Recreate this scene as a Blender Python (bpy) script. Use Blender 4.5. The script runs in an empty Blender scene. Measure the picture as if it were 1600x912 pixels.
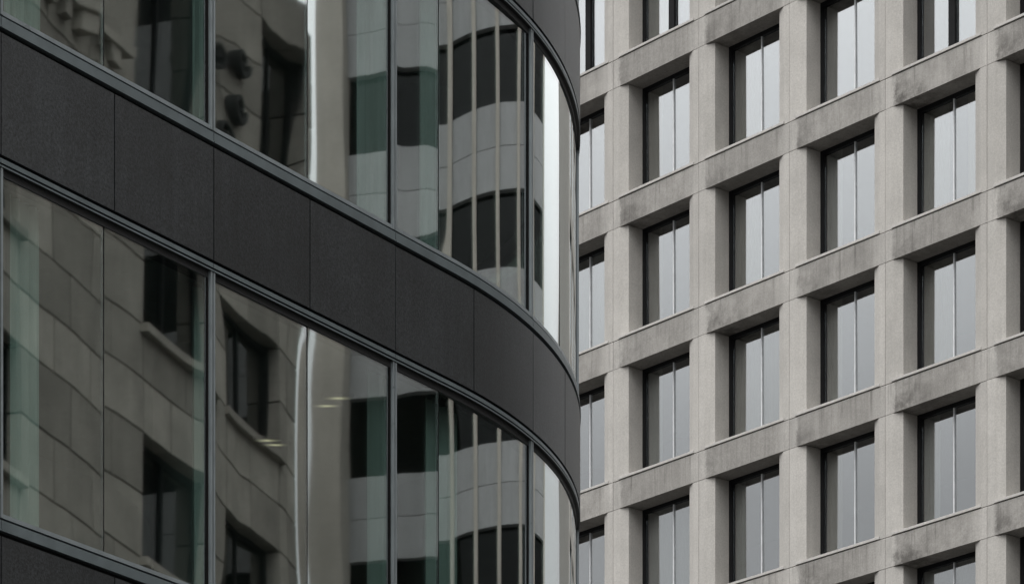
import bpy, math, random
from mathutils import Vector
random.seed(7)
scene = bpy.context.scene
# ------------------------------------------------------------------ camera
# pixel model of the photograph (1600 px wide): focal F px, horizon HV px from the top
F, HV, U0 = 5500.0, 2460.0, 800.0
EYE = 1.6
cam_d = bpy.data.cameras.new('camera')
cam = bpy.data.objects.new('camera', cam_d)
scene.collection.objects.link(cam)
cam_d.sensor_width = 36.0
cam_d.lens = F / 1600.0 * 36.0
cam_d.shift_y = (HV - 456.0) / 1600.0
cam_d.clip_start = 0.5
cam_d.clip_end = 8000.0
cam.location = (0, 0, 0)
cam.rotation_euler = (math.radians(90), 0, 0)
scene.camera = cam
GZ = -EYE                                   # street level (the eye is z = 0)
# ------------------------------------------------------------------ overcast sky and soft sun
SUN_EL, SUN_AZ = math.radians(58), math.radians(218)      # azimuth clockwise from +Y
world = bpy.data.worlds.new('World'); scene.world = world; world.use_nodes = True
nt = world.node_tree; N = nt.nodes; LK = nt.links
for n in list(N): N.remove(n)
out = N.new('ShaderNodeOutputWorld'); bg = N.new('ShaderNodeBackground')
sky = N.new('ShaderNodeTexSky'); sky.sky_type = 'NISHITA'; sky.sun_disc = False
sky.sun_elevation = SUN_EL; sky.sun_rotation = SUN_AZ
sky.dust_density = 1.5; sky.air_density = 1.0; sky.ozone_density = 1.0
hs = N.new('ShaderNodeHueSaturation'); hs.inputs['Saturation'].default_value = 0.10
LK.new(sky.outputs[0], hs.inputs['Color'])
deck = N.new('ShaderNodeMix'); deck.data_type = 'RGBA'; deck.inputs[0].default_value = .82      # closed cloud deck over the clear sky
deck.inputs[7].default_value = (7.75, 7.87, 8.0, 1)
LK.new(hs.outputs[0], deck.inputs[6])
tc = N.new('ShaderNodeTexCoord'); mp = N.new('ShaderNodeMapping'); mp.inputs['Scale'].default_value = (1, 1, 2.6); mp.inputs['Location'].default_value = (3.1, 1.7, .4)
LK.new(tc.outputs['Generated'], mp.inputs['Vector'])
cn = N.new('ShaderNodeTexNoise'); cn.inputs['Scale'].default_value = 2.3; cn.inputs['Detail'].default_value = 5.0
LK.new(mp.outputs[0], cn.inputs['Vector'])
cr = N.new('ShaderNodeMapRange'); cr.inputs['From Min'].default_value = .3; cr.inputs['From Max'].default_value = .7
cr.inputs['To Min'].default_value = .88; cr.inputs['To Max'].default_value = 1.12
LK.new(cn.outputs['Fac'], cr.inputs['Value'])
# cloud deck: a closed overcast is brightest overhead
sx = N.new('ShaderNodeSeparateXYZ'); LK.new(tc.outputs['Generated'], sx.inputs[0])
er = N.new('ShaderNodeValToRGB'); ee = er.color_ramp.elements
for k_, (p_, c_) in enumerate(((0.0, .28), (.29, .40), (.405, .88), (1.0, 1.25))):
    if k_ > 1: ee.new(p_)
    ee[k_].position = p_; ee[k_].color = (c_, c_, c_, 1)
LK.new(sx.outputs['Z'], er.inputs[0])
mm = N.new('ShaderNodeMath'); mm.operation = 'MULTIPLY'
LK.new(cr.outputs[0], mm.inputs[0]); LK.new(er.outputs[0], mm.inputs[1])
vm = N.new('ShaderNodeVectorMath'); vm.operation = 'SCALE'
LK.new(deck.outputs[2], vm.inputs[0]); LK.new(mm.outputs[0], vm.inputs['Scale'])
LK.new(vm.outputs[0], bg.inputs['Color']); bg.inputs['Strength'].default_value = 0.15
LK.new(bg.outputs[0], out.inputs['Surface'])
sl = bpy.data.lights.new('sun', 'SUN'); sl.energy = 0.9; sl.angle = math.radians(50); sl.color = (1, .975, .94)
so = bpy.data.objects.new('sun', sl); scene.collection.objects.link(so)
sd = Vector((math.sin(SUN_AZ) * math.cos(SUN_EL), math.cos(SUN_AZ) * math.cos(SUN_EL), math.sin(SUN_EL)))
so.rotation_euler = (-sd).to_track_quat('-Z', 'Y').to_euler()
so.location = (0, -20, 60)
scene.view_settings.view_transform = 'Standard'
scene.view_settings.look = 'None'
scene.view_settings.exposure = 0.55
scene.view_settings.gamma = 1.0
scene.view_settings.use_curve_mapping = False
scene.render.engine = 'CYCLES'
scene.cycles.max_bounces = 6
scene.cycles.transparent_max_bounces = 10
scene.cycles.caustics_reflective = False
scene.cycles.caustics_refractive = False

# ------------------------------------------------------------------ helpers
COL = scene.collection
class MB:
    def __init__(s): s.v = []; s.f = []
    def poly(s, pts):
        b = len(s.v); s.v += [tuple(p) for p in pts]; s.f.append(tuple(range(b, b + len(pts))))
    def prism(s, loop0, loop1):
        """solid between two vertex loops of equal length"""
        n = len(loop0); b = len(s.v)
        s.v += [tuple(p) for p in loop0] + [tuple(p) for p in loop1]
        s.f.append(tuple(range(b, b + n))[::-1]); s.f.append(tuple(range(b + n, b + 2 * n)))
        for i in range(n):
            j = (i + 1) % n
            s.f.append((b + i, b + j, b + n + j, b + n + i))
    def strip(s, loops):
        """closed loops swept one after another, capped"""
        n = len(loops[0]); b = len(s.v)
        for l in loops: s.v += [tuple(p) for p in l]
        s.f.append(tuple(range(b, b + n))[::-1])
        e = b + n * (len(loops) - 1); s.f.append(tuple(range(e, e + n)))
        for k in range(len(loops) - 1):
            for i in range(n):
                j = (i + 1) % n; o = b + k * n
                s.f.append((o + i, o + j, o + n + j, o + n + i))
    def box(s, x0, x1, y0, y1, z0, z1):
        s.prism([(x0, y0, z0), (x1, y0, z0), (x1, y1, z0), (x0, y1, z0)],
                [(x0, y0, z1), (x1, y0, z1), (x1, y1, z1), (x0, y1, z1)])
    def mesh(s, name, mat, smooth=False):
        import bmesh
        me = bpy.data.meshes.new(name); me.from_pydata(s.v, [], s.f)
        bm = bmesh.new(); bm.from_mesh(me); bmesh.ops.recalc_face_normals(bm, faces=bm.faces); bm.to_mesh(me); bm.free()
        me.materials.append(mat)
        if smooth:
            for p in me.polygons: p.use_smooth = True
            me.set_sharp_from_angle(angle=math.radians(25))
        me.update(); return me
def link(name, me, parent=None, loc=(0, 0, 0), rz=0.0):
    o = bpy.data.objects.new(name, me); COL.objects.link(o)
    o.location = loc; o.rotation_euler = (0, 0, rz)
    if parent is not None: o.parent = parent
    return o
def tag(o, label, cat, group=None):
    o['label'] = label; o['category'] = cat
    if group: o['group'] = group
    return o
def empty(name, loc=(0, 0, 0), rz=0.0):
    return link(name, None, None, loc, rz)

# ------------------------------------------------------------------ materials
def mat(name):
    m = bpy.data.materials.new(name); m.use_nodes = True
    t = m.node_tree; b = t.nodes['Principled BSDF']
    return m, t, b
def nd(t, typ, **kw):
    n = t.nodes.new(typ)
    for k, v in kw.items():
        if k in n.inputs: n.inputs[k].default_value = v
        else: setattr(n, k, v)
    return n
def ramp(t, src, stops):
    r = t.nodes.new('ShaderNodeValToRGB'); e = r.color_ramp.elements
    while len(e) < len(stops): e.new(.5)
    for i, (p, c) in enumerate(stops):
        e[i].position = p; e[i].color = (c, c, c, 1) if isinstance(c, (int, float)) else (*c, 1)
    t.links.new(src, r.inputs[0]); return r
def mul(t, a, b):
    m = t.nodes.new('ShaderNodeMix'); m.data_type = 'RGBA'; m.blend_type = 'MULTIPLY'; m.inputs[0].default_value = 1
    t.links.new(a, m.inputs[6]); t.links.new(b, m.inputs[7]); return m.outputs[2]
def coords(t, rnd=True, scale=(1, 1, 1)):
    """object coordinates, shifted per object so that no two pieces share a pattern"""
    c = nd(t, 'ShaderNodeTexCoord'); oi = nd(t, 'ShaderNodeObjectInfo')
    s = nd(t, 'ShaderNodeMath', operation='MULTIPLY'); s.inputs[1].default_value = 61.0
    t.links.new(oi.outputs['Random'], s.inputs[0])
    m = nd(t, 'ShaderNodeMapping'); m.inputs['Scale'].default_value = scale
    t.links.new(c.outputs['Object'], m.inputs['Vector'])
    if rnd:
        cx = nd(t, 'ShaderNodeCombineXYZ')
        for i in range(3): t.links.new(s.outputs[0], cx.inputs[i])
        t.links.new(cx.outputs[0], m.inputs['Location'])
    return m.outputs[0], c, oi
def concrete(name, base, speck=.10, blotch=.10, piece=.10, rough=.9, stain=None, spec=.25, fine=26.0, streak=1.0, lo=.3, hi=.7):
    m, t, b = mat(name); v, c, oi = coords(t)
    n1 = nd(t, 'ShaderNodeTexNoise', Scale=fine, Detail=6.0, Roughness=.75); t.links.new(v, n1.inputs['Vector'])
    n2 = nd(t, 'ShaderNodeTexNoise', Scale=1.3, Detail=5.0, Roughness=.6); t.links.new(v, n2.inputs['Vector'])
    r1 = ramp(t, n1.outputs['Fac'], [(lo, max(.1, 1 - speck * 1.6)), (hi, 1 + speck)])
    r2 = ramp(t, n2.outputs['Fac'], [(.3, 1 - blotch), (.7, 1 + blotch * .6)])
    r3 = ramp(t, oi.outputs['Random'], [(0, 1 - piece), (1, 1.0)])
    col = nd(t, 'ShaderNodeRGB'); col.outputs[0].default_value = (*base, 1)
    o = mul(t, mul(t, mul(t, col.outputs[0], r1.outputs[0]), r2.outputs[0]), r3.outputs[0])
    # faint vertical run-off streaks
    vs, _, _ = coords(t, True, (9, 9, .55))
    n3 = nd(t, 'ShaderNodeTexNoise', Scale=1.2, Detail=4.0, Roughness=.6); t.links.new(vs, n3.inputs['Vector'])
    r4 = ramp(t, n3.outputs['Fac'], [(.38, 1 - .08 * streak), (.62, 1 + .03 * streak)])
    o = mul(t, o, r4.outputs[0])
    if stain: o = stain(t, o, c, oi)
    t.links.new(o, b.inputs['Base Color']); b.inputs['Roughness'].default_value = rough
    b.inputs['Specular IOR Level'].default_value = spec
    bp = nd(t, 'ShaderNodeBump', Strength=.35, Distance=.006); t.links.new(n1.outputs['Fac'], bp.inputs['Height'])
    t.links.new(bp.outputs[0], b.inputs['Normal'])
    return m
def beam_stain(t, o, c, oi):
    """soot on the face over each opening, heaviest in one lower corner; piece-local metres (x along, z up)"""
    s = nd(t, 'ShaderNodeSeparateXYZ'); t.links.new(c.outputs['Object'], s.inputs[0])
    v, _, _ = coords(t); n = nd(t, 'ShaderNodeTexNoise', Scale=1.25, Detail=8.0, Roughness=.72); t.links.new(v, n.inputs['Vector'])
    def mr(src, a, b2, lo, hi, smooth=True):
        q = nd(t, 'ShaderNodeMapRange'); q.interpolation_type = 'SMOOTHSTEP' if smooth else 'LINEAR'
        for k, val in (('From Min', a), ('From Max', b2), ('To Min', lo), ('To Max', hi)): q.inputs[k].default_value = val
        t.links.new(src, q.inputs['Value']); return q.outputs[0]
    def m2(op, a, b2):
        q = nd(t, 'ShaderNodeMath', operation=op)
        for i, w in enumerate((a, b2)):
            if isinstance(w, (int, float)): q.inputs[i].default_value = w
            else: t.links.new(w, q.inputs[i])
        return q.outputs[0]
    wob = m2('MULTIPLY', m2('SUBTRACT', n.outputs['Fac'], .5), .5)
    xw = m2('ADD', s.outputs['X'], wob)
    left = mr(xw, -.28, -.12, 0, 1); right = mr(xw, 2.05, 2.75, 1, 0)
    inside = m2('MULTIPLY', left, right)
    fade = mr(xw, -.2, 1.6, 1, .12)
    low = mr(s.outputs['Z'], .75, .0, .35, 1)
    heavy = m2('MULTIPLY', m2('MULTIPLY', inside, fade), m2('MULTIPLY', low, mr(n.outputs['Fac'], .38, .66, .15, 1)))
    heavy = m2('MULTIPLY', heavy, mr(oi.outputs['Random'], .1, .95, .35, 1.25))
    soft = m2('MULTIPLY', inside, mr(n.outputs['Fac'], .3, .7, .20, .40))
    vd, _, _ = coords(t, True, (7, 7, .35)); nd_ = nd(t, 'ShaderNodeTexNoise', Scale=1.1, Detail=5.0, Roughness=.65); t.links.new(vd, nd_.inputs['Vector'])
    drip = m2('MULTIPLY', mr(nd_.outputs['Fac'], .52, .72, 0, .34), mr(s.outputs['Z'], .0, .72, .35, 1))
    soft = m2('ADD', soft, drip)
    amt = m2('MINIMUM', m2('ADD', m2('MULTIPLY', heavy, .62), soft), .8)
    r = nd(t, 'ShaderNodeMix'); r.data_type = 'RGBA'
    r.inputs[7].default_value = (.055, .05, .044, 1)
    t.links.new(amt, r.inputs[0]); t.links.new(o, r.inputs[6]); return r.outputs[2]
def metal(name, base, rough=.35, metallic=0.0, spec=.5):
    m, t, b = mat(name); v, c, oi = coords(t)
    n = nd(t, 'ShaderNodeTexNoise', Scale=5.0, Detail=5.0); t.links.new(v, n.inputs['Vector'])
    r = ramp(t, n.outputs['Fac'], [(.3, .86), (.7, 1.08)])
    col = nd(t, 'ShaderNodeRGB'); col.outputs[0].default_value = (*base, 1)
    t.links.new(mul(t, col.outputs[0], r.outputs[0]), b.inputs['Base Color'])
    rr = ramp(t, n.outputs['Fac'], [(.3, max(.02, rough - .06)), (.7, rough + .08)])
    t.links.new(rr.outputs[0], b.inputs['Roughness'])
    b.inputs['Metallic'].default_value = metallic; b.inputs['Specular IOR Level'].default_value = spec
    return m
def glass(name, tint, r0, grow, power, dist, scale, refl=(1, 1, 1), soft=0.0):
    """coated double glazing: mirror reflection rising with the angle over a tinted clear pane, with a slight waviness"""
    m, t, b = mat(name); t.nodes.remove(b); o = t.nodes['Material Output']
    v, c, oi = coords(t, True, (1, 1, .38))
    n1 = nd(t, 'ShaderNodeTexNoise', Scale=scale, Detail=1.0, Roughness=.4); t.links.new(v, n1.inputs['Vector'])
    v2, _, _ = coords(t, True, (1, 1, .25))
    n2 = nd(t, 'ShaderNodeTexNoise', Scale=scale * 4.5, Detail=1.0); t.links.new(v2, n2.inputs['Vector'])
    s = nd(t, 'ShaderNodeMath', operation='MULTIPLY'); s.inputs[1].default_value = .13; t.links.new(n2.outputs['Fac'], s.inputs[0])
    a = nd(t, 'ShaderNodeMath', operation='ADD'); t.links.new(n1.outputs['Fac'], a.inputs[0]); t.links.new(s.outputs[0], a.inputs[1])
    pv = nd(t, 'ShaderNodeMath', operation='MULTIPLY_ADD'); pv.inputs[1].default_value = 1.5; pv.inputs[2].default_value = .35; t.links.new(oi.outputs['Random'], pv.inputs[0])
    hv = nd(t, 'ShaderNodeMath', operation='MULTIPLY'); t.links.new(a.outputs[0], hv.inputs[0]); t.links.new(pv.outputs[0], hv.inputs[1])
    bp = nd(t, 'ShaderNodeBump', Strength=1.0, Distance=dist); t.links.new(hv.outputs[0], bp.inputs['Height'])
    g = nd(t, 'ShaderNodeBsdfGlossy', Roughness=soft); g.inputs['Color'].default_value = (*refl, 1)
    t.links.new(bp.outputs[0], g.inputs['Normal'])
    tr = nd(t, 'ShaderNodeBsdfTransparent'); tr.inputs['Color'].default_value = (*tint, 1)
    ge = nd(t, 'ShaderNodeNewGeometry')
    d = nd(t, 'ShaderNodeVectorMath', operation='DOT_PRODUCT'); t.links.new(ge.outputs['Incoming'], d.inputs[0]); t.links.new(ge.outputs['Normal'], d.inputs[1])
    ab = nd(t, 'ShaderNodeMath', operation='ABSOLUTE'); t.links.new(d.outputs['Value'], ab.inputs[0])
    iv = nd(t, 'ShaderNodeMath', operation='SUBTRACT'); iv.inputs[0].default_value = 1; t.links.new(ab.outputs[0], iv.inputs[1])
    pw = nd(t, 'ShaderNodeMath', operation='POWER'); pw.inputs[1].default_value = power; t.links.new(iv.outputs[0], pw.inputs[0])
    fa = nd(t, 'ShaderNodeMath', operation='MULTIPLY_ADD'); fa.inputs[1].default_value = grow; fa.inputs[2].default_value = r0
    t.links.new(pw.outputs[0], fa.inputs[0])
    mx = nd(t, 'ShaderNodeMixShader'); t.links.new(fa.outputs[0], mx.inputs[0])
    t.links.new(tr.outputs[0], mx.inputs[1]); t.links.new(g.outputs[0], mx.inputs[2]); t.links.new(mx.outputs[0], o.inputs[0])
    return m
M = {}
M['concrete'] = concrete('pale_concrete', (.565, .54, .503), .13, .10, .12, streak=.5)
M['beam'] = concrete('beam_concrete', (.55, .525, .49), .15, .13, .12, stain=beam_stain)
M['sill'] = concrete('sill_concrete', (.58, .56, .53), .07, .08, .06)
M['black'] = metal('black_metal', (.006, .006, .007), .6, 0, .2)
M['alu'] = metal('pale_aluminium', (.75, .76, .77), .35, .3)
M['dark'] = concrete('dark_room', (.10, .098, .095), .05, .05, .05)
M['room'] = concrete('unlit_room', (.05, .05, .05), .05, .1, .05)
M['glass_r'] = glass('grey_glazing', (.70, .74, .74), .31, .66, 2.4, .0004, .8, (.975, .98, .99))
M['glass_l'] = glass('green_glazing', (.79, .885, .86), .19, .81, 2.0, .0028, .45, (.975, .99, .985), .016)
M['panel'] = concrete('dark_granite', (.030, .0338, .0365), .5, .30, .34, rough=.38, spec=.6, fine=48.0, streak=2.2, lo=.38, hi=.62)
M['rail'] = metal('teal_grey_metal', (.13, .155, .162), .38, .25)
M['mull'] = metal('mullion_metal', (.25, .28, .29), .33, .25)
M['soffit'] = metal('dark_soffit_metal', (.026, .027, .028), .5, 0, .3)
M['gap'] = metal('black_seal', (.004, .004, .004), .8, 0, .2)
M['slab'] = concrete('slab_concrete', (.20, .20, .19), .05, .06, .04)
M['ceil'] = concrete('ceiling_tile', (.22, .22, .21), .03, .05, .02)
M['core'] = concrete('inner_wall', (.17, .17, .165), .03, .06, .04)
M['stone'] = concrete('beige_stone', (.46, .425, .375), .09, .24, .38)
M['grey'] = concrete('grey_spandrel', (.36, .36, .365), .05, .08, .10)
M['pierb'] = concrete('beige_pier', (.46, .425, .38), .06, .10, .08)
M['glass_b'] = glass('black_glazing', (.12, .13, .13), .02, .4, 4.0, .002, .8)
M['iron'] = metal('wrought_iron', (.03, .03, .03), .6, 0, .3)
M['glass_d'] = glass('dark_glazing', (.22, .25, .25), .07, .6, 3.0, .002, .8)

# ------------------------------------------------------------------ ground
m, t, b = mat('street_asphalt'); c = nd(t, 'ShaderNodeTexCoord')
n = nd(t, 'ShaderNodeTexNoise', Scale=3.0, Detail=8.0); t.links.new(c.outputs['Object'], n.inputs['Vector'])
r = ramp(t, n.outputs['Fac'], [(.3, (.05, .05, .05)), (.7, (.09, .088, .085))]); t.links.new(r.outputs[0], b.inputs['Base Color']); b.inputs['Roughness'].default_value = .9
g = MB(); g.poly([(-3000, -3000, GZ), (3000, -3000, GZ), (3000, 3000, GZ), (-3000, 3000, GZ)])
gr = link('ground', g.mesh('ground', m)); gr['kind'] = 'structure'; gr['label'] = 'grey street ground between the office buildings'

# ================================================================== concrete office building (right)
T = Vector((.643, -.766, 0)).normalized()            # along its front, towards the camera's right
INW = Vector((-T.y, T.x, 0))                         # into the building
FO = Vector((3.334, 89.459, 0)) - T * .66            # jamb line of the first full column, on the front plane
RZ = math.atan2(T.y, T.x)
BAY, FLO, OPEN_W, Z0, BEAM = 3.215, 3.6, 2.28, 38.916, .80
JX = -.49                                            # joint position left of the opening
NC0, NC1, NR0, NR1 = -3, 4, -2, 6                    # columns / rows built
tower = empty('concrete_office_building', (FO.x, FO.y, GZ), RZ)
tag(tower, 'pale concrete grid office building with deep square windows on the right', 'building')
# local frame: x along the front, y into the building, z up from the ground
def half_pier(sign):
    g_ = .006
    if sign < 0: pr = [(JX + g_, 0), (-.25, 0), (0, .10), (0, .70), (JX + g_, .70)]
    else:
        e = JX + BAY - g_
        pr = [(OPEN_W, .70), (OPEN_W, .10), (OPEN_W + .25, 0), (e, 0), (e, .70)]
    q = MB(); z0, z1 = -.072, FLO - BEAM - .012
    q.prism([(x, y, z0) for x, y in pr], [(x, y, z1) for x, y in pr]); return q.mesh('pier_panel', M['concrete'])
me_pl, me_pr = half_pier(-1), half_pier(1)
q = MB()
pr = [(0, 0), (.75, 0), (.75, BEAM - .085), (.012, BEAM - .085), (0, BEAM - .10)]
q.prism([(JX + .006, y, z) for y, z in pr], [(JX + BAY - .006, y, z) for y, z in pr])
me_beam = q.mesh('spandrel_panel', M['beam'])        # local z 0 = soffit
q = MB(); e = .27
pr = [(-.022, -.062), (.70, -.062), (.70, .015), (-.012, 0), (-.022, -.008)]
q.prism([(-e, y, z) for y, z in pr], [(OPEN_W + e, y, z) for y, z in pr])
me_sill = q.mesh('sill', M['sill'])
HEAD = FLO - BEAM
def frame_mesh():
    q = MB(); fw = .10
    q.box(.002, fw, .57, .69, .0, HEAD - .002); q.box(OPEN_W - fw, OPEN_W - .002, .57, .69, .0, HEAD - .002)
    q.box(fw, OPEN_W - fw, .571, .689, HEAD - .10, HEAD - .003); q.box(fw, OPEN_W - fw, .571, .689, .016, .08)
    return q.mesh('window', M['black'])
me_frame = frame_mesh()
q = MB(); q.box(OPEN_W / 2 - .018, OPEN_W / 2 + .018, .60, .685, .081, HEAD - .101); me_mull = q.mesh('mullion', M['alu'])
q = MB(); q.box(OPEN_W / 2 - .13, OPEN_W / 2 + .07, .555, .685, .081, HEAD - .101); me_mullb = q.mesh('mullion', M['black'])
def rpane(x0, x1, th, tv):
    q = MB(); zm = HEAD / 2; xm = (x0 + x1) / 2
    def P(x, z, y): return (x, y + th * (x - xm) + tv * (z - zm), z)
    c4 = [(x0, .081), (x1, .081), (x1, HEAD - .101), (x0, HEAD - .101)]
    q.prism([P(x, z, .63) for x, z in c4], [P(x, z, .642) for x, z in c4]); return q.mesh('pane', M['glass_r'])
rp = [[rpane(  .101, OPEN_W / 2 - .019, random.uniform(-.004, .004), random.uniform(-.006, .004)),
       rpane(OPEN_W / 2 + .019, OPEN_W -   .101, random.uniform(-.004, .004), random.uniform(-.006, .004))] for _ in range(9)]
rpb = [rpane(  .101, OPEN_W / 2 - .131, 0, 0), rpane(OPEN_W / 2 + .071, OPEN_W -   .101, .002, 0)]
m, t, b = mat('sheer_blind'); v, c, oi = coords(t, True, (1, 1, .05))
n = nd(t, 'ShaderNodeTexNoise', Scale=9.0, Detail=4.0); t.links.new(v, n.inputs['Vector'])
r = ramp(t, n.outputs['Fac'], [(.3, (.50, .48, .44)), (.7, (.68, .66, .61))]); rw = ramp(t, oi.outputs['Random'], [(0, (1, 1, 1)), (.55, (.96, .94, .90)), (.8, (.80, .68, .52)), (1, (.55, .50, .46))])
t.links.new(mul(t, r.outputs[0], rw.outputs[0]), b.inputs['Base Color']); b.inputs['Roughness'].default_value = .9
M['blind'] = m
def rblind(x0, x1, z0=.02, amp=.018):
    q = MB(); n_ = max(6, int((x1 - x0) / .035)); ph = random.uniform(0, 6); lo = []
    for i in range(n_ + 1):
        x = x0 + (x1 - x0) * i / n_; y = .715 + amp * math.sin(x * 2 * math.pi / .15 + ph + math.sin(x * 5))
        lo.append([(x, y, z0), (x, y + .004, z0), (x, y + .004, HEAD - .02), (x, y, HEAD - .02)])
    q.strip(lo); return q.mesh('blind', M['blind'], True)
RB = [[rblind(.1, .62)], [rblind(.1, .45), rblind(OPEN_W - .5, OPEN_W - .1)], [rblind(.1, OPEN_W - .1)], [rblind(.1, OPEN_W - .1, 1.6, .002)], [rblind(.1, OPEN_W / 2)], [rblind(.1, .9), rblind(1.5, OPEN_W - .1)]]
RBW = [4, 3, 6, 1, 3, 2]
DARK_MULL = {(0, 0), (-1, 0), (3, 1)}
for row in range(NR0, NR1 + 1):
    zs = Z0 - FLO * row - GZ
    for ci in range(NC0, NC1 + 1):
        x = ci * BAY
        jz = random.uniform(-.002, .002)
        link('spandrel_panel', me_beam, tower, (x, random.uniform(-.003, .003), zs - BEAM))
        link('sill', me_sill, tower, (x, 0, zs + jz))
        link('pier_panel', me_pl, tower, (x, random.uniform(-.002, .003), zs))
        link('pier_panel', me_pr, tower, (x, random.uniform(-.002, .003), zs))
        w = link('window', me_frame, tower, (x, 0, zs))
        dm = (ci, row) in DARK_MULL
        link('mullion', me_mullb if dm else me_mull, w)
        a, b_ = rpb if dm else random.choice(rp)
        link('pane', a, w); link('pane', b_, w)
        if random.random() < .86:
            for bm_ in random.choices(RB, RBW)[0]: link('blind', bm_, w)
zt = Z0 - FLO * NR0 - GZ + HEAD
for ci in range(NC0, NC1 + 1): link('spandrel_panel', me_beam, tower, (ci * BAY, 0, zt))
XA, XB = NC0 * BAY + JX, (NC1 + 1) * BAY + JX
zl = Z0 - FLO * NR1 - GZ - BEAM
q = MB(); q.box(XA, XB, .02, 18, 0, zl - .012); link('base_wall', q.mesh('base_wall', M['concrete']), tower)
q = MB(); q.box(XA - .4, XB + .4, -.05, 18, zt + .767, zt + 1.3); link('roof', q.mesh('roof', M['concrete']), tower)
q = MB(); q.box(XB - .005, XB + .35, .003, 18, 0, zt + .76); link('side_wall', q.mesh('side_wall', M['concrete']), tower)
q = MB(); q.box(XA - .35, XA + .005, .003, 18, 0, zt + .76); link('side_wall', q.mesh('side_wall', M['concrete']), tower)
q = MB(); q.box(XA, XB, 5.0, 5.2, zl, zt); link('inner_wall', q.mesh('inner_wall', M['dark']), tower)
me_bk = MB(); me_bk.box(-.06, .06, 0, .6, 0, zt - zl); me_bk = me_bk.mesh('backing', M['gap'])
for ci in range(NC0, NC1 + 2): link('joint_backing', me_bk, tower, (ci * BAY + JX, .05, zl))
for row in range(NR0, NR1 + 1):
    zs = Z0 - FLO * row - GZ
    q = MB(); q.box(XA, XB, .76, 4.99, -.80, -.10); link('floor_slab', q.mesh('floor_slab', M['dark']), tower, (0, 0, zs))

# ================================================================== curved glass office building (left)
X0, Y0, TH, S1, RAD = -4.0617, 27.9942, .5865, 6.2946, 7.8019
S_START, TURN = -8.04, math.radians(112)
S_ARC = S1 + RAD * TURN
S_END = S_ARC + 5.0
def lp(s, d=0.0, z=0.0):
    """point on the curved front: s metres along, d metres inwards, z up"""
    if s <= S1:
        x, y, a = X0 + math.sin(TH) * s, Y0 + math.cos(TH) * s, TH
    else:
        q_ = min(s, S_ARC); a = TH - (q_ - S1) / RAD
        cx = X0 + math.sin(TH) * S1 - math.cos(TH) * RAD; cy = Y0 + math.cos(TH) * S1 + math.sin(TH) * RAD
        x, y = cx + RAD * math.cos(a), cy - RAD * math.sin(a)
        if s > S_ARC: x += math.sin(a) * (s - S_ARC); y += math.cos(a) * (s - S_ARC)
    return Vector((x - math.cos(a) * d, y + math.sin(a) * d, z))
def cuts(a, b, step=.11):
    """stations along the front: ends only on the straight, close together round the bend"""
    L = [a]
    lo, hi = max(a, S1), min(b, S_ARC)
    if lo < hi:
        n_ = max(1, int(math.ceil((hi - lo) / step)))
        L += [lo + (hi - lo) * i / n_ for i in range(n_ + 1)]
    L.append(b); o = [L[0]]
    for v_ in L[1:]:
        if v_ - o[-1] > 1e-4: o.append(v_)
    return o
def sweep(q, a, b, d0, d1, z0, z1, step=.11):
    q.strip([[lp(s, d0, z0), lp(s, d1, z0), lp(s, d1, z1), lp(s, d0, z1)] for s in cuts(a, b, step)])
BASE = Vector((X0, Y0, GZ))
def lobj(name, q, m_, parent, smooth=True):
    q.v = [tuple(Vector(p) - BASE) for p in q.v]
    return link(name, q.mesh(name, m_, smooth), parent)
def s_at(u, d):
    """where the sight line of photo column u meets the flat front, d metres in"""
    k = (u - U0) / F
    px, py = X0 - math.cos(TH) * d, Y0 + math.sin(TH) * d
    return (k * py - px) / (math.sin(TH) - k * math.cos(TH))
curved = empty('curved_glass_building', tuple(BASE))
tag(curved, 'dark curved office building with bands of glazing and charcoal panels on the left', 'building')
JM = [-8.04, -5.36, -2.68, 0.0, 2.709, 5.399, 8.015, 11.05]
JP = [-8.04, -6.7, -5.36, -4.02, -2.68, -1.34, 0, 1.392, 2.709, 4.083, 5.399, 6.700, 8.015, 9.166, 11.05]
while JM[-1] < S_END - 2.6: JM.append(JM[-1] + 2.62); JP += [JP[-1] + 1.31, JP[-1] + 2.62]
S_END = JM[-1]
BANDS = [(-1.55, -.70), (3.294, 4.261), (7.294, 8.261), (11.294, 12.261), (15.354, 16.32), (19.41, 20.38)]
for bi, (zb, zt_) in enumerate(BANDS):
    for a, b_ in zip(JP[:-1], JP[1:]):
        q = MB(); dj = random.uniform(-.0025, .0025)
        sweep(q, a + .006, b_ - .006, dj, .04 + dj, zb, zt_); lobj('cladding_panel', q, M['panel'], curved)
    q = MB(); sweep(q, S_START, S_END, .046, .24, zb - .078, zt_ + .151, .3); lobj('backing', q, M['gap'], curved)
    # sill channels with their lip, head strips
    for a, b_ in zip(JM[:-1], JM[1:]):
        if bi < len(BANDS) - 1:
            q = MB(); sweep(q, a + .004, b_ - .004, -.008, .045, zt_ + .042, zt_ + .056); sweep(q, a + .004, b_ - .004, .0, .045, zt_ + .0562, zt_ + .130)
            lobj('sill_channel', q, M['rail'], curved)
        if bi > 0:
            q = MB(); sweep(q, a + .003, b_ - .003, .004, .045, zb - .063, zb - .027); sweep(q, a + .003, b_ - .003, -.002, .0055, zb - .097, zb - .084); lobj('head_strip', q, M['rail'], curved)
            q = MB(); sweep(q, a + .002, b_ - .002, .006, .26, zb - .097, zb - .085); lobj('head_soffit', q, M['soffit'], curved)
GLD = .045
MIDS = {0.0: s_at(162, .045), 2.709: s_at(480, .045), 5.399: s_at(685, .045)}
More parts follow.
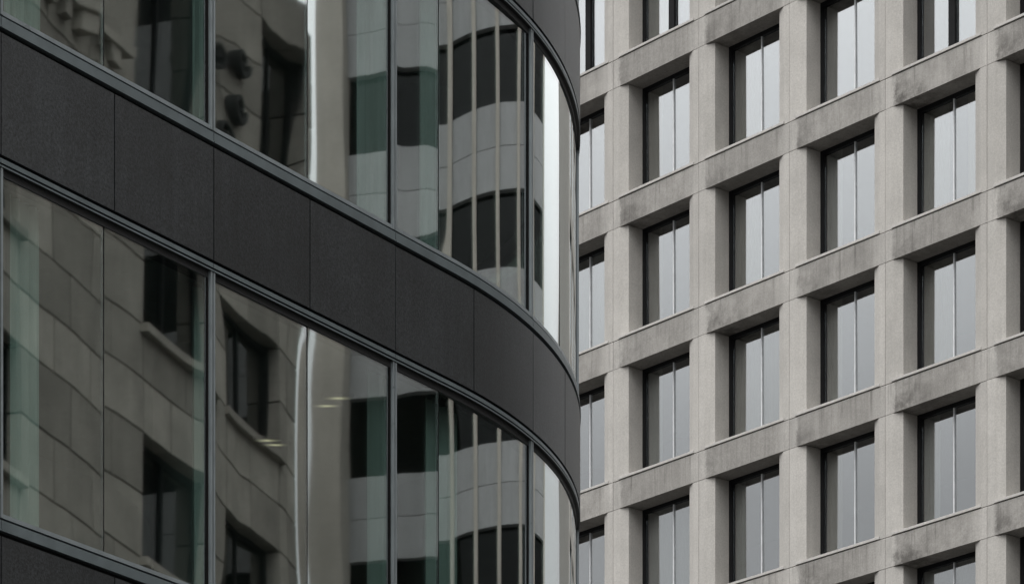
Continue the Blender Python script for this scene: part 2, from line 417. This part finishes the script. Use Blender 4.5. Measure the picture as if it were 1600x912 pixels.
def pane_mesh(q, a, b_, z0, z1, th, tv, bow, sag=0.0):
    st = cuts(a, b_, .06)
    if len(st) < 20: st = [a + (b_ - a) * i / 22 for i in range(23)]
    zz = [z0 + (z1 - z0) * i / 30 for i in range(31)]; sm, zm = (a + b_) / 2, (z0 + z1) / 2
    def D(s, z):
        us, uz = (s - sm) / ((b_ - a) / 2), (z - zm) / ((z1 - z0) / 2)
        return th * (s - sm) + tv * (z - zm) + bow * (1 - us ** 4) * (1 - uz ** 4) + sag * (1 - us * us)
    for off, fl in ((0, False), (.014, True)):
        base = len(q.v)
        for s in st:
            for z in zz: q.v.append(tuple(lp(s, GLD + D(s, z) + off, z)))
        n_ = len(zz)
        for i in range(len(st) - 1):
            for j in range(n_ - 1):
                k = base + i * n_ + j; fc = (k, k + n_, k + n_ + 1, k + 1)
                q.f.append(fc[::-1] if fl else fc)
    # rim
    n_ = len(zz); ns = len(st); half = ns * n_
    def idx(i, j): return i * n_ + j
    for i in range(ns - 1):
        for j in (0, n_ - 1): q.f.append((idx(i, j), idx(i + 1, j), half + idx(i + 1, j), half + idx(i, j)))
    for j in range(n_ - 1):
        for i in (0, ns - 1): q.f.append((idx(i, j), idx(i, j + 1), half + idx(i, j + 1), half + idx(i, j)))
for k in range(len(BANDS) - 1):
    zt_, zb = BANDS[k][1], BANDS[k + 1][0]
    for a, b_ in zip(JM[:-1], JM[1:]):
        q = MB(); zl0, zh0 = zt_ + .152, zb - .0972
        sweep(q, a + .031, b_ - .031, .012, .08, zl0, zl0 + .034)                 # bottom rail
        sweep(q, a + .007, a + .0308, .008, .082, zl0, zh0)                       # jambs: half a mullion each
        sweep(q, b_ - .0308, b_ - .007, .008, .082, zl0, zh0)
        w = lobj('window', q, M['mull'], curved)
        q = MB(); sweep(q, a + .031, b_ - .031, .036, .08, zh0 - .055, zh0 - .001); lobj('head_bead', q, M['soffit'], w)
        mid = MIDS.get(round(a, 3)) or min(JP[1:-1], key=lambda s: abs(s - (a + b_) / 2)) - .05
        for p_, r_ in ((a + .032, mid - .006), (mid + .006, b_ - .032)):
            q = MB(); pane_mesh(q, p_, r_, zl0 + .03, zh0 - .05, random.uniform(-.002, .002), random.uniform(-.002, .002), random.choice((-1, 1)) * random.uniform(.0003, .0013), .022 if a == 5.399 and r_ > 7 else 0.0)
            lobj('pane', q, M['glass_l'], w)
        q = MB(); sweep(q, mid - .0055, mid + .0055, GLD - .001, GLD + .02, zl0 + .035, zh0 - .056); lobj('glazing_seal', q, M['gap'], w)
        q = MB(); sweep(q, b_ - .0065, b_ + .0065, .026, .08, zl0, zh0); lobj('mullion_joint', q, M['gap'], w)
        for p_, r_ in ((b_ - .049, b_ - .0312), (a + .0312, a + .045)):
            q = MB(); sweep(q, p_, r_, .034, .07, zl0 + .0345, zh0 - .056); lobj('jamb_seal', q, M['gap'], w)
# inside: slabs, ceilings, columns, inner wall, closing walls
fp = [lp(s, .25) for s in cuts(S_START, S_END, .5)]
pe, ps = lp(S_END, .25), lp(S_START, .25)
corner = Vector((-19.5, 33.0, 0))
fp += [corner]
def plate(name, z0, z1, m_, pts=fp):
    q = MB(); q.prism([(p.x, p.y, z0) for p in pts], [(p.x, p.y, z1) for p in pts]); return lobj(name, q, m_, curved, False)
for bi, (zb, zt_) in enumerate(BANDS):
    plate('floor_slab', zb + .12, zt_ - .02, M['slab'])
    if bi: plate('ceiling', zb - .08, zb + .10, M['ceil'])
q = MB()
for A_, B_ in ((pe, corner), (corner, ps)):
    nrm = Vector((-(B_ - A_).y, (B_ - A_).x, 0)).normalized() * .3
    q.prism([A_, B_, B_ + nrm, A_ + nrm], [p + Vector((0, 0, 22)) for p in (A_, B_, B_ + nrm, A_ + nrm)])
q.v = [(x, y, z + GZ if z < 1 else 20.3) for x, y, z in q.v]
lobj('rear_wall', q, M['slab'], curved, False)
q = MB(); sweep(q, S_START, S_ARC, 4.6, 4.8, GZ, 20.3, .5); lobj('inner_wall', q, M['core'], curved)
for s in (-6.6, -1.25, 4.15, 9.3):
    for k in range(len(BANDS) - 1):
        zt_, zb = BANDS[k][1], BANDS[k + 1][0]; c_ = lp(s, 1.5); q = MB()
        ring = [Vector((c_.x + .28 * math.cos(i * math.pi / 10), c_.y + .28 * math.sin(i * math.pi / 10), 0)) for i in range(20)]
        q.prism([p + Vector((0, 0, zt_ - .01)) for p in ring], [p + Vector((0, 0, zb - .09)) for p in ring]); lobj('column', q, M['core'], curved)
# recessed ceiling lamps that show lit through the glass
m, t, b = mat('lamp_glow'); b.inputs['Emission Color'].default_value = (1, .80, .50, 1); 
gc = nd(t, 'ShaderNodeTexCoord'); gm = nd(t, 'ShaderNodeMapping'); gm.inputs['Location'].default_value = (-1, -1, 0); gm.inputs['Scale'].default_value = (2, 2, 0)
t.links.new(gc.outputs['Generated'], gm.inputs['Vector']); gg = nd(t, 'ShaderNodeTexGradient', gradient_type='QUADRATIC_SPHERE'); t.links.new(gm.outputs[0], gg.inputs['Vector'])
gx = nd(t, 'ShaderNodeMath', operation='MULTIPLY'); gx.inputs[1].default_value = .9; t.links.new(gg.outputs['Fac'], gx.inputs[0]); t.links.new(gx.outputs[0], b.inputs['Emission Strength'])
b.inputs['Base Color'].default_value = (.2, .2, .19, 1)
M['lamp'] = m
def ceiling_lamp(u, v, zc, ru=.10, rv=.10):
    y = F * zc / (HV - v); x = (u - U0) / F * y; q = MB()
    for k in range(1):
        ring = [Vector((x + ru * math.cos(i * math.pi / 8), y + rv * math.sin(i * math.pi / 8), 0)) for i in range(16)]
        q.prism([p + Vector((0, 0, zc - .03)) for p in ring], [p + Vector((0, 0, zc + .002)) for p in ring])
    lobj('ceiling_lamp', q, M['lamp'], curved, False)
ZC = BANDS[3][0] - .085
for u, v in ((511, 629), (529, 617), (430, 690), (418, 683)): ceiling_lamp(u, v, ZC, .15, .06)

# curtains behind the glass
m, t, b = mat('curtain_cloth'); v, c, oi = coords(t, True, (1, 1, .06))
n = nd(t, 'ShaderNodeTexNoise', Scale=14.0, Detail=4.0); t.links.new(v, n.inputs['Vector'])
r = ramp(t, n.outputs['Fac'], [(.3, (.62, .66, .63)), (.7, (.80, .83, .80))]); t.links.new(r.outputs[0], b.inputs['Base Color']); b.inputs['Roughness'].default_value = .9
M['curtain'] = m
def curtain(u0, u1, k, label, d=.34, s=None):
    zt_, zb = BANDS[k][1], BANDS[k + 1][0]
    a, b_ = s if s else (s_at(u0, d), s_at(u1, d))
    q = MB(); n_ = max(8, int((b_ - a) / .018)); ph = random.uniform(0, 6)
    def fold(x): return .022 * math.sin(x * 2 * math.pi / .11 + ph + .8 * math.sin(x * 9)) + .008 * math.sin(x * 2 * math.pi / .047)
    loops = []
    for i in range(n_ + 1):
        x = a + (b_ - a) * i / n_; f0 = d + fold(x)
        loops.append([lp(x, f0, zt_ + .02), lp(x, f0 + .004, zt_ + .02), lp(x, f0 + .004, zb - .10), lp(x, f0, zb - .10)])
    o0 = lp((a + b_) / 2, d, zt_ + .02)
    q.strip(loops); q.v = [tuple(Vector(p) - o0) for p in q.v]
    o = link('curtain', q.mesh('curtain', M['curtain'], True), None, tuple(o0))
    tag(o, label, 'curtain', 'curtains behind the curved glazing')
curtain(12, 62, 2, 'pale green curtain at the far left of the lower glazed storey')
curtain(4, 64, 3, 'pale green curtain at the far left of the upper glazed storey')
curtain(303, 324, 2, 'narrow curtain left of the first mullion, lower glazed storey')
curtain(303, 324, 3, 'narrow curtain left of the first mullion, upper glazed storey')
curtain(572, 606, 2, 'pale curtain left of the second mullion, lower glazed storey')
curtain(560, 606, 3, 'pale curtain left of the second mullion, upper glazed storey')
curtain(0, 0, 3, 'thin curtain in the curved part of the upper glazed storey', s=(6.25, 6.6))
curtain(0, 0, 2, 'thin curtain in the curved part of the lower glazed storey', s=(6.35, 6.95))

# ================================================================== beige stone building across the street (seen mirrored in the flat panes)
QA = Vector((22.0, 35.0, 0)); AD = INW.copy()                # runs square to the concrete building
A0, A1 = -8.0, 13.25                                           # metres along AD from QA
stone = empty('stone_building', tuple(QA + AD * A0 + Vector((0, 0, GZ))), math.atan2(AD.y, AD.x))
tag(stone, 'beige ashlar stone building mirrored in the flat glass panes at left', 'building')
# local: x along the front, -y... the front looks towards +y (the curved building), body towards -y
LA = A1 - A0; HA = 33.0; CH = .9; BW = 1.1
WIN = []                                                      # window openings x0,x1,z0,z1
WX, WW, WH, FP, ZW = (.7, 5.4, 13.0, 16.9), 2.9, 2.1, 3.9, 22.66 - 3.9 * 5
for wx in WX:
    for wz in range(6): WIN.append((wx, wx + WW, ZW + wz * FP, ZW + wz * FP + WH))
    if wx > 12 and wx < 15: WIN.append((wx, wx + WW, ZW + 6 * FP, ZW + 6 * FP + 3.6))
q = MB(); q.box(0, LA, -12, -.62, 0, HA); link('body', q.mesh('body', M['stone']), stone)
def hits(x0, x1, z0, z1):
    return [w_ for w_ in WIN if x0 < w_[1] - .01 and x1 > w_[0] + .01 and z0 < w_[3] - .01 and z1 > w_[2] + .01]
WIN.append((18.35, 20.4, ZW + 6 * FP, ZW + 6 * FP + 3.6))
blocks = []
edges = [0.0]
for wx in WX: edges += [wx, wx + WW]
edges.append(LA); edges = sorted(edges + [18.35, 20.4])
lv = []
for wz in range(-1, 6): lv += [ZW + wz * FP, ZW + wz * FP + WH / 2, ZW + wz * FP + WH, ZW + wz * FP + WH + .9]
lv += [ZW + 6 * FP] + [ZW + 6 * FP + .9 * i for i in range(1, 8)]
if True:
    for i, (z, z1) in enumerate(zip(lv[:-1], lv[1:])):
        if z1 < .3 or z > HA - 1.3: continue
        z = max(z, 0); z1 = min(z1, HA - 1.0)
        for a, b_ in zip(edges[:-1], edges[1:]):
            n_ = max(1, round((b_ - a) / 1.4)); cs = [a] + [a + (b_ - a) * (k + (.25 if i % 2 else -.15)) / n_ for k in range(1, n_)] + [b_]
            for p_, r_ in zip(cs[:-1], cs[1:]):
                if not hits(p_, r_, z, z1): blocks.append((p_, r_, z, z1))
cache = {}
for p_, r_, z, z1 in blocks:
    key = (round(r_ - p_, 3), round(z1 - z, 3))
    if key not in cache:
        q = MB(); w_, h_ = key; j = .02
        q.prism([(j, 0, j), (w_ - j, 0, j), (w_ - j, 0, h_ - j), (j, 0, h_ - j)], [(j, -.6, j), (w_ - j, -.6, j), (w_ - j, -.6, h_ - j), (j, -.6, h_ - j)])
        cache[key] = q.mesh('stone_block', M['stone'])
    if z < 31: link('stone_block', cache[key], stone, (p_, random.uniform(-.006, .006), z))
def stone_window(h, WW):
    f_ = MB(); f_.box(0, .09, -.36, -.26, 0, h); f_.box(WW - .09, WW, -.36, -.26, 0, h); f_.box(.09, WW - .09, -.36, -.26, h - .1, h); f_.box(.09, WW - .09, -.36, -.26, 0, .09); f_.box(WW / 2 - .04, WW / 2 + .04, -.359, -.261, .09, h - .1)
    g_ = MB(); g_.box(.09, WW - .09, -.33, -.31, .09, h - .1)
    return f_.mesh('window', M['black']), g_.mesh('pane', M['glass_d'])
SW = {}
def sill_mesh(w_):
    g_ = MB(); g_.box(-.12, w_ + .12, -.4, .14, -.14, 0); return g_.mesh('window_sill', M['stone'])
for x0, x1, z0, z1 in WIN:
    k_ = (round(z1 - z0, 2), round(x1 - x0, 2))
    if k_ not in SW: SW[k_] = (*stone_window(*k_), sill_mesh(k_[1]))
    w = link('window', SW[k_][0], stone, (x0, 0, z0)); link('pane', SW[k_][1], w); link('window_sill', SW[k_][2], w)
q = MB(); q.box(-.1, LA + .1, -.6, .5, HA - 1.0, HA - .6); q.box(-.2, LA + .2, -12, .8, HA - .599, HA); link('cornice', q.mesh('cornice', M['stone']), stone)
q = MB(); q.box(0, 12.5, .012, .22, 0, .16); link('string_course', q.mesh('string_course', M['stone']), stone, (0, 0, 27.1))
q = MB(); q.box(0, .28, .012, .17, -.30, -.003); dm_ = q.mesh('dentil', M['stone'])
for i in range(int(12.4 / .62)): link('dentil', dm_, stone, (i * .62 + .1, 0, 27.1))

def scroll(r0, r1, turns, th):
    g_ = MB(); n_ = 40; loops = []
    for i in range(n_ + 1):
        f_ = i / n_; a_ = f_ * turns * 2 * math.pi; r_ = r0 + (r1 - r0) * f_; t_ = th * (1.25 - .6 * f_)
        cx, cz, rx, rz = r_ * math.cos(a_), r_ * math.sin(a_), math.cos(a_), math.sin(a_)
        loops.append([(cx + rx * t_, .03, cz + rz * t_), (cx + rx * t_, .16, cz + rz * t_), (cx - rx * t_, .16, cz - rz * t_), (cx - rx * t_, .03, cz - rz * t_)])
    g_.strip(loops); return g_.mesh('iron_scroll', M['iron'])
sc = [scroll(.05, .30, 1.5, .035), scroll(.27, .05, -1.3, .04)]
for i, (x, z) in enumerate(((16.55, 28.7), (17.2, 28.1), (16.7, 27.35), (17.35, 28.95), (17.45, 27.2), (16.95, 26.75))): link('iron_scroll', sc[i % 2], stone, (x, 0, z))

# ================================================================== pier and spandrel building beyond it (mirrored in the bend)
B0, B1, HB = 30.0, 57.08, 47.0
bo = FO + T * B0
pierb = empty('pier_building', (bo.x, bo.y, GZ), RZ)
tag(pierb, 'grey banded building with slim piers mirrored in the curved panes', 'building')
LB = B1 - B0; PS = 3.3; NP = int(LB / PS)
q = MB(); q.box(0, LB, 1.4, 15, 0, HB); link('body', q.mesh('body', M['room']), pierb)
pmesh = MB(); pmesh.box(-.26, .26, -.32, .1, 0, HB); pmesh = pmesh.mesh('pier', M['pierb'])
for i in range(NP + 1): link('pier', pmesh, pierb, (i * PS + .26, 0, 0))
smesh = MB(); smesh.box(.264, PS - .264, .0, .4, .0, .885); smesh = smesh.mesh('spandrel_panel', M['grey'])
gmesh = MB(); gmesh.box(.0, LB, .22, .24, .0, 1.66); gmesh = gmesh.mesh('glazing', M['glass_b'])
for k in range(13):
    z = 2.5 + k * 3.45
    if z + 1.8 > HB: continue
    for i in range(NP):
        if k >= 2:
            link('spandrel_panel', smesh, pierb, (i * PS + .26, random.uniform(0, .008), z)); link('spandrel_panel', smesh, pierb, (i * PS + .26, random.uniform(0, .008), z + .9))
    q = MB(); q.box(0, LB, .12, 1.39, .0, 1.74); link('floor_slab', q.mesh('floor_slab', M['dark']), pierb, (0, .05, z + .02))
    link('glazing', gmesh, pierb, (0, 0, z + 1.79))
q = MB(); q.box(-.2, LB + .2, -.4, 15.1, HB + .003, HB + .6); link('roof', q.mesh('roof', M['grey']), pierb)
